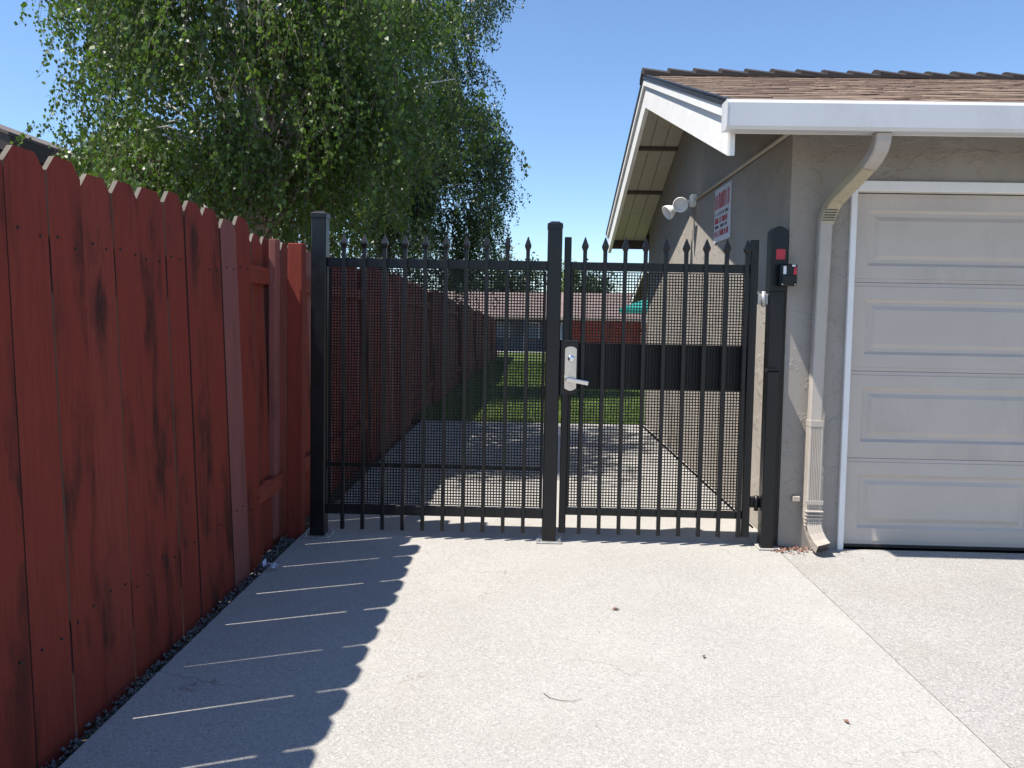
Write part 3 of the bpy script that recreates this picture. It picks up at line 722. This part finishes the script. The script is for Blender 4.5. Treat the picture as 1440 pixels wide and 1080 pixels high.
sg = thing('wall_sign', 'white sign with red lettering on the gable wall under the conduit', 'sign', (WX, 6.2, 2.0))
m = MB(); m.cbox(WX - .010, WX - .003, 5.972, 6.480, 2.008, 2.442, .001); m.build('board', 'sign_white', sg)
def strokes(y0, y1, z, h, mat, cell):
    """one row of blurred, unreadable letter-like strokes (the print cannot be made out)"""
    m = MB(); r = random.Random(int(z * 1000)); y = y1; xa, xb = WX - .0118, WX - .0104
    while y > y0 + cell:
        w = cell * r.uniform(.7, 1.05); t = cell * .24
        if r.random() > .12:
            m.box(xa, xb, y - t, y, z, z + h * r.uniform(.85, 1))
            if r.random() > .35: m.box(xa, xb, y - w * .8, y - w * .8 + t, z, z + h * r.uniform(.8, 1))
            q = z + h * r.choice((.05, .42, .78)); m.box(xa, xb, y - w * .8 + t + .0002, y - t - .0002, q, q + h * .16)
        y -= w * 1.12
    stuff(m.build('lettering', mat, sg))
strokes(5.99, 6.46, 2.275, .135, 'sign_red', .052)
strokes(6.02, 6.44, 2.222, .026, 'sign_dark', .030); strokes(6.00, 6.45, 2.158, .050, 'sign_red', .034)
strokes(6.02, 6.44, 2.118, .026, 'sign_dark', .030); strokes(6.00, 6.45, 2.052, .050, 'sign_red', .034)

# ------------------------------------------------------------------ small things on the concrete
def leaf_thing(x, y, s, label, rot):
    m = MB(); m.add([(-s, 0, .004), (-.2 * s, .55 * s, .010), (s, 0, .006), (-.1 * s, -.5 * s, .012), (.1 * s, 0, .003)], [(0, 4, 1), (1, 4, 2), (2, 4, 3), (3, 4, 0)])
    m.add([(-s, 0, .0035), (-s * 1.7, .1 * s, .004), (-s * 1.7, -.02 * s, .004)], [(0, 1, 2)])
    o = m.build('fallen_leaf', 'dry_leaf'); o.location = (x, y, 0.001); o.rotation_euler = (0, 0, rot); tag(o, label, 'leaf')
leaf_thing(.434, 3.549, .021, 'curled brown leaf on the sunlit concrete before the gate post', .3)
leaf_thing(.736, 3.062, .012, 'small reddish leaf bit on open sunlit concrete', 1.2)
leaf_thing(1.111, 2.58, .014, 'dark leaf scrap lying near the slab joint', 2.2)
def twig(pts, r, label):
    m = MB(); m.tube(pts, [r, r * .9, r * .8, r * .6, r * .4][:len(pts)], 5); tag(m.build('twig', 'twig'), label, 'twig')
twig([(.08, 2.72, .004), (.10, 2.69, .004), (.14, 2.672, .004), (.185, 2.668, .005), (.215, 2.69, .004)], .0013, 'thin curved dry twig alone on the sunlit concrete')
m = MB(); base = []
for i in range(9):
    q = i / 8; base.append((-1.425 + .125 * q, 4.02 - .07 * q + .02 * math.sin(q * 9), .014 + .030 * abs(math.sin(q * 7.5))))
for i in range(8):
    a, c = Vector(base[i]), Vector(base[i + 1]); w = Vector((.004, .018, .006 * (-1) ** i))
    m.add([a - w, c - w * .8, c + w * .8, a + w], [(0, 1, 2, 3)])
    m.add([a - w + Vector((0, 0, -.002)), c - w * .8 + Vector((0, 0, -.002)), c + w * .8 + Vector((0, 0, -.002)), a + w + Vector((0, 0, -.002))], [(3, 2, 1, 0)])
tag(m.build('plastic_scrap', 'plastic'), 'crumpled pale blue plastic scrap at the foot of the red fence', 'scrap')

# ------------------------------------------------------------------ trees
def crown_mesh(strands, step, size, name, mat, parent, droop=1.0, sway=.25):
    """strands: (n,7) start xyz, out dir xy, length, seed -> leaves hung along each; returns twig paths"""
    Ps = []; paths = []
    for sx, sy, sz, ox, oy, L in strands:
        n = max(3, int(L / step)); t = (np.arange(n) + rng.uniform(0, .6)) / n
        ph, am = rng.uniform(0, 6.28), rng.uniform(.02, .08)
        arch = np.minimum(1, t * 1.6); dr = rng.uniform(.55, 1.0) * droop; sway = .10 + (1.0 - dr) * .6
        x = sx + ox * L * sway * arch + am * np.sin(t * 5 + ph) * t; y = sy + oy * L * sway * arch + am * np.cos(t * 4 + ph) * t
        z = sz + .10 * L * np.sin(np.minimum(t * 2.2, 1) * math.pi) - dr * L * t ** 1.25
        p = np.stack([x, y, z], 1); paths.append(p[[0, n // 4, n // 2, n - 1]])
        Ps.append(p + rng.normal(0, .022, p.shape))
    P = np.concatenate(Ps); n = len(P)
    ax = np.stack([rng.normal(0, .5, n), rng.normal(0, .5, n), -np.abs(rng.normal(.9, .35, n))], 1); ax /= np.linalg.norm(ax, axis=1, keepdims=True)
    rd = rng.normal(0, 1, (n, 3)); sd = np.cross(ax, rd); sd /= np.linalg.norm(sd, axis=1, keepdims=True); nr = np.cross(ax, sd)
    s = size * rng.uniform(.65, 1.25, (n, 1))
    V = np.stack([P, P + ax * s * .42 + sd * s * .42 + nr * s * .08, P + ax * s * 1.12 - nr * s * .06, P + ax * s * .42 - sd * s * .42 + nr * s * .08], 1).reshape(-1, 3)
    o = from_numpy(name, V, np.arange(4 * n).reshape(-1, 4), mat, parent)
    return o, paths
def twig_mesh(paths, r, parent, name='twigs'):
    V = []; F = []; o = 0
    tri = np.array([(1, 0, 0), (-.5, .87, 0), (-.5, -.87, 0)])
    for p in paths:
        for i, q in enumerate(p): V.append(q + tri * r * (1 - .22 * i))
        for i in range(len(p) - 1):
            for k in range(3): F.append((o + i * 3 + k, o + i * 3 + (k + 1) % 3, o + i * 3 + 3 + (k + 1) % 3, o + i * 3 + 3 + k))
        o += 3 * len(p)
    return from_numpy(name, np.concatenate(V), np.array(F), 'branch', parent)

def birch(label, base, trunk, clumps, nper, step, leaf, mat, Lr, twig_r=.0035):
    t = thing('birch_tree', label, 'tree', base, 'weeping birches behind the red fence')
    m = MB(); m.tube([p for p, r in trunk], [r for p, r in trunk], 12); m.build('trunk', 'bark', t, True)
    st = []; m = MB()
    for (cx, cy, cz, sg, w) in clumps:
        # limb from the trunk to the clump
        q = max(0.25, min(.93, (cz - base[2] - 1.6) / (trunk[-1][0][2] - base[2])))
        k = q * (len(trunk) - 1); i = min(int(k), len(trunk) - 2)
        s = Vector(trunk[i][0]).lerp(Vector(trunk[i + 1][0]), k - i); e = Vector((cx, cy, cz + .25)); md = s.lerp(e, .55) + Vector((0, 0, .45))
        r0 = .018 + .012 * random.random()
        if (e - s).length > .3: m.tube([s, s.lerp(md, .5) + Vector((0, 0, .15)), md, md.lerp(e, .6) + Vector((0, 0, .06)), e], [r0, r0 * .8, r0 * .6, r0 * .4, r0 * .2], 6)
        for _ in range(int(nper * w)):
            a = rng.uniform(0, 6.28); p = np.array([cx, cy, cz]) + np.clip(rng.normal(0, 1, 3), -1.5, 1.5) * np.array([sg, sg, sg * .55])
            o = np.array([p[0] - base[0], p[1] - base[1]]); o = o / (np.linalg.norm(o) + .2) + np.array([math.cos(a), math.sin(a)]) * .6
            st.append((p[0], p[1], p[2], o[0], o[1], rng.uniform(*Lr)))
    m.build('limbs', 'bark', t, True)
    cr, paths = crown_mesh(st, step, leaf, 'crown', mat, t)
    twig_mesh(paths, twig_r, t)
    return t
# nearer birch: broad bright crown hanging over the fence
cl = []
for k in range(105):
    z = random.uniform(2.5, 7.4)
    R = 1.95 * (1 - max(0, (z - 4.2) / 5.0) ** 1.4) * random.uniform(.72, 1.08)
    a = random.uniform(0, 6.28); rr = R * math.sqrt(random.uniform(.15, 1))
    cx, cy = -2.8 + rr * math.cos(a) * 1.02, 7.6 + rr * math.sin(a) * .92
    if cx < -.56 * cy: continue
    cl.append((cx, cy, z, random.uniform(.14, .30), random.uniform(.5, 1.35) * (1 if z < 5.0 else .20)))
for cx, cy, z in ((-4.2, 7.6, 3.05), (-4.3, 7.7, 3.75), (-4.25, 7.6, 4.4), (-4.55, 7.8, 2.62), (-4.9, 8.0, 2.55), (-4.0, 7.2, 2.8), (-3.6, 6.9, 2.75), (-3.1, 6.5, 2.7), (-2.6, 6.3, 2.6), (-2.2, 6.3, 2.55), (-4.3, 7.7, 4.9)):
    cl.append((cx, cy, z, .22, .8))
birch('broad bright green weeping birch with large leaves over the fence', (-2.45, 6.9, -.05),
      [((-2.45, 6.9, -.05), .13), ((-2.48, 6.85, 1.2), .11), ((-2.42, 6.70, 2.4), .09), ((-2.32, 6.62, 3.1), .075), ((-2.5, 7.1, 4.6), .055), ((-2.8, 7.7, 6.0), .035), ((-2.9, 7.7, 7.6), .012)],
      cl, 62, .022, .040, 'leafA', (.35, .95))
# farther birch: darker, finer, tall
cl = []
for k in range(120):
    z = random.uniform(2.2, 9.2)
    R = (2.1 if z < 5.2 else 1.75) * (1 - max(0, (z - 5.5) / 6) ** 1.3) * random.uniform(.7, 1.05)
    a = random.uniform(0, 6.28); rr = R * math.sqrt(random.uniform(.1, 1))
    cl.append((-2.95 + rr * math.cos(a), 14.0 + rr * math.sin(a) * .95, z, random.uniform(.16, .32), random.uniform(.5, 1.35) * (1 if z < 7.0 else .3)))
for cx, z in ((-.75, 4.9), (-.65, 4.3), (-.55, 3.9), (-.8, 3.4), (-.95, 2.9), (-1.2, 5.1), (-1.1, 4.4), (-.6, 4.4), (-.85, 8.0), (-.75, 7.4), (-1.0, 7.0), (-1.15, 6.6), (-.8, 8.6), (-1.3, 3.2), (-1.25, 2.6)):
    cl.append((cx - .18, 14 + random.uniform(-.5, .5), z, .20, .9))
birch('taller dark weeping birch with fine leaves farther along the fence', (-2.7, 14.1, gz(14.1)),
      [((-2.7, 14.1, gz(14.1) - .05), .16), ((-2.72, 14.1, 2), .13), ((-2.65, 14.1, 4), .10), ((-2.7, 14.1, 6), .07), ((-2.75, 14.1, 8), .035), ((-2.7, 14.1, 9.4), .012)],
      cl, 66, .026, .042, 'leafB', (.35, 1.05), .003)

def round_tree(label, x, y, h, r, mat, nm='leafy_tree'):
    z0 = gz(y); t = thing(nm, label, 'tree', (x, y, z0), 'trees beyond the far building')
    m = MB(); m.tube([(x, y, z0), (x + .05, y, z0 + h * .35), (x, y, z0 + h * .7)], [.16, .12, .04], 8); m.build('trunk', 'branch', t)
    n = 3600; cl = rng.normal(0, 1, (26, 3)); cl /= np.linalg.norm(cl, axis=1, keepdims=True); cl *= rng.uniform(.35, .95, (26, 1))
    c = cl[rng.integers(0, 26, n)] + rng.normal(0, .2, (n, 3))
    P = np.array([x, y, z0 + h * .62]) + c * np.array([r, r, h * .40]); P[:, 2] = np.maximum(P[:, 2], z0 + h * .14)
    a = rng.normal(0, 1, (n, 3)); a /= np.linalg.norm(a, axis=1, keepdims=True); q = np.cross(a, rng.normal(0, 1, (n, 3))); q /= np.linalg.norm(q, axis=1, keepdims=True)
    s = rng.uniform(.08, .19, (n, 1))
    from_numpy('crown', np.stack([P - a * s, P + q * s * .6, P + a * s, P - q * s * .6], 1).reshape(-1, 3), np.arange(4 * n).reshape(-1, 4), mat, t)
round_tree('dark green round tree rising behind the far building', -2.3, 63, 7.4, 2.0, 'leafD')
round_tree('broad green tree behind the ridge of the far roof', -.4, 66, 7.0, 2.3, 'leafD')
round_tree('yellow green bushy tree behind the far roof', 2.9, 64, 6.9, 1.6, 'leafC')
round_tree('mid green tree behind the red cross fence', 5.0, 62, 6.2, 2.5, 'leafD')
round_tree('low olive tree beside the second garage gable', 8.2, 62, 4.2, 2.2, 'leafC')
round_tree('dull green tree far behind the pale roof', -5.5, 66, 7.0, 2.5, 'leafD')

# grass blades
n = 52000
y = 9.95 + 20 * rng.uniform(0, 1, n) ** 1.7; x = rng.uniform(-1.5, 4.5, n) * np.where(y > 12, 1.4, 1); x = np.maximum(x, -1.5)
zz = -0.02 * (y - 10); hgt = rng.uniform(.025, .06, n) * (1 + (y - 10) / 30); a = rng.uniform(0, 6.28, n); w = .004 * (1 + (y - 10) / 8)
dx, dy = np.cos(a) * w, np.sin(a) * w
V = np.stack([np.stack([x - dx, y - dy, zz], 1), np.stack([x + dx, y + dy, zz], 1), np.stack([x + rng.normal(0, .016, n), y + rng.normal(0, .016, n), zz + hgt], 1)], 1).reshape(-1, 3)
tag(from_numpy('grass', V, np.arange(3 * n).reshape(-1, 3), 'grass'), 'mown green grass of the lawn behind the gate', 'grass', kind='stuff')

# ------------------------------------------------------------------ far things
cf = thing('cross_fence', 'sunlit red board fence crossing the lawn behind the gate', 'fence', (4.5, 24, gz(24)))
x = 1.31
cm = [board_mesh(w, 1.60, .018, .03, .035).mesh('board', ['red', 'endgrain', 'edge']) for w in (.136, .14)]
k = 0
while x < 9.5:
    place('board', cm[k % 2], (x + .07, 24 + random.uniform(-.004, .004), gz(24) - .02 + random.uniform(-.01, .01)), (0, 0, -math.pi / 2), cf); x += .146; k += 1
for z in (.35, 1.30):
    m = MB(); m.cbox(1.31, 9.5, 24.02, 24.058, gz(24) + z - .045, gz(24) + z + .045, .003); m.build('rail', 'red', cf)
for x in (1.36, 3.8, 6.24, 8.7):
    m = MB(); m.cbox(x - .045, x + .045, 24.06, 24.15, gz(24) - .1, gz(24) + 1.55, .003); m.build('post', 'red', cf)

um = thing('patio_umbrella', 'teal patio umbrella above the red cross fence', 'umbrella', (3.75, 22.2, gz(22)))
m = MB(); N = 8; R = 1.22; vs = [(3.75, 22.2, 2.06)]
for k in range(N):
    a = 2 * math.pi * k / N + .2; vs.append((3.75 + R * .5 * math.cos(a), 22.2 + R * .5 * math.sin(a), 1.90))
for k in range(N):
    a = 2 * math.pi * k / N + .2; vs.append((3.75 + R * math.cos(a), 22.2 + R * math.sin(a), 1.66))
for k in range(N):
    a = 2 * math.pi * k / N + .2; vs.append((3.75 + R * math.cos(a), 22.2 + R * math.sin(a), 1.55))
m.add(vs, [(0, 1 + k, 1 + (k + 1) % N) for k in range(N)] + [(1 + k, 9 + k, 9 + (k + 1) % N, 1 + (k + 1) % N) for k in range(N)] + [(9 + k, 17 + k, 17 + (k + 1) % N, 9 + (k + 1) % N) for k in range(N)])
m.build('canopy', 'teal', um)
m = MB(); m.tube([(3.75, 22.2, gz(22)), (3.75, 22.2, 2.12)], .022, 10); m.build('pole', 'galv', um)
for k in range(N):
    a = 2 * math.pi * k / N + .2; m = MB(); m.tube([(3.75, 22.2, 2.03), (3.75 + R * .97 * math.cos(a), 22.2 + R * .97 * math.sin(a), 1.645)], .008, 5); m.build('rib', 'galv', um)

def gable_house(name, label, x0, x1, y0, y1, zg, eave, slope, over, wall, roofm, trim, ridge_axis='x'):
    """simple far building; ridge along X, gables at x0/x1"""
    t = thing(name, label, 'building', (x0, y0, zg)); ry = (y0 + y1) / 2
    def tt(y): return eave + slope * ((y - (y0 - over)) if y <= ry else ((y1 + over) - y))
    m = MB(); m.prism([(y0, zg - .1), (y1, zg - .1), (y1, tt(y1) - .1), (ry, tt(ry) - .1), (y0, tt(y0) - .1)], 0, x0, x1); m.build('wall', wall, t)
    m = MB()
    for a, c in ((y0 - over, ry), (ry, y1 + over)): m.prism([(a, tt(a)), (c, tt(c)), (c, tt(c) - .07), (a, tt(a) - .07)], 0, x0 - over, x1 + over)
    r = m.build('roof', roofm, t)
    for xx in (x0 - over, x1 + over):
        s = -1 if xx < x0 else 1
        for a, c in ((y0 - over, ry - .001), (ry + .001, y1 + over)):
            m = MB(); m.prism([(a, tt(a) - .02), (c, tt(c) - .02), (c, tt(c) - .24), (a, tt(a) - .24)], 0, min(xx, xx + s * .04), max(xx, xx + s * .04)); m.build('barge_board', trim, t)
            m = MB(); m.prism([(a, tt(a) + .02), (c, tt(c) + .02), (c, tt(c) - .02), (a, tt(a) - .02)], 0, min(xx, xx + s * .06), max(xx, xx + s * .06)); m.build('roof_edge', 'drip', t)
    for yy in (y0 - over, y1 + over):
        s = -1 if yy < y0 else 1
        m = MB(); m.box(x0 - over, x1 + over, min(yy, yy + s * .05), max(yy, yy + s * .05), eave - .17, eave + .01); m.build('fascia', trim, t)
    return t
gable_house('second_garage', 'second stucco garage with white rake beyond the first', 5.25, 11, 27.8, 36.2, -.45, 2.15, .34, .45, 'stucco', 'far_roof', 'trim')
fb = gable_house('far_building', 'low far building with faded pink roof and shaded windows', -9, 13, 50.4, 57.5, gz(50), 1.42, .36, 1.3, 'far_wall', 'far_roof', 'far_tan')
for k in range(11):
    x0 = -8.2 + k * 1.95
    m = MB(); m.box(x0, x0 + 1.1, 50.33, 50.395, gz(50) + .75, gz(50) + 1.85); w = m.build('window', 'trim' if k % 3 else 'galv', fb)
    for q in (0, 1):
        p = MB(); p.box(x0 + .06 + q * .51, x0 + .53 + q * .51, 50.318, 50.329, gz(50) + .81, gz(50) + 1.79); p.build('pane', 'glass', w)
for k in range(6):
    m = MB(); m.cbox(-8.8 + k * 4.2, -8.68 + k * 4.2, 49.2, 49.32, gz(49) - .05, 1.25, .005); m.build('porch_post', 'far_wall', fb)
gable_house('pale_roofed_building', 'pale roofed building behind the low far building', -12, 16, 70, 78, gz(70), 2.25, .30, .6, 'far_tan', 'far_roof2', 'trim')
# neighbour's house at far left, gable towards the driveway
nh = thing('neighbour_house', 'brown neighbouring house with dark eave behind the birch', 'house', (-7, 9.6, 0))
m = MB(); m.prism([(-12, -.1), (-6.95, -.1), (-6.95, 3.35), (-9.4, 4.2), (-12, 3.35)], 1, 10.0, 17); m.build('wall', 'brown_wall', nh)
m = MB(); m.prism([(-6.35, 3.50), (-9.4, 4.60), (-12.5, 3.50), (-12.5, 3.46), (-9.4, 4.56), (-6.35, 3.46)], 1, 9.3, 17.5); m.build('roof', 'brown_roof', nh)
m = MB(); m.prism([(-6.35, 3.455), (-9.4, 4.555), (-12.5, 3.455), (-12.5, 3.25), (-9.4, 4.35), (-6.35, 3.25)], 1, 9.32, 9.37); m.build('barge_board', 'brown_fascia', nh)
m = MB(); m.box(-6.39, -6.35, 9.372, 17.4, 3.25, 3.455); m.build('fascia', 'brown_fascia', nh)
m = MB(); m.prism([(-6.95, 3.42), (-6.40, 3.24), (-6.40, 3.22), (-6.95, 3.40)], 1, 9.4, 17.3); m.build('soffit', 'brown_wall', nh)
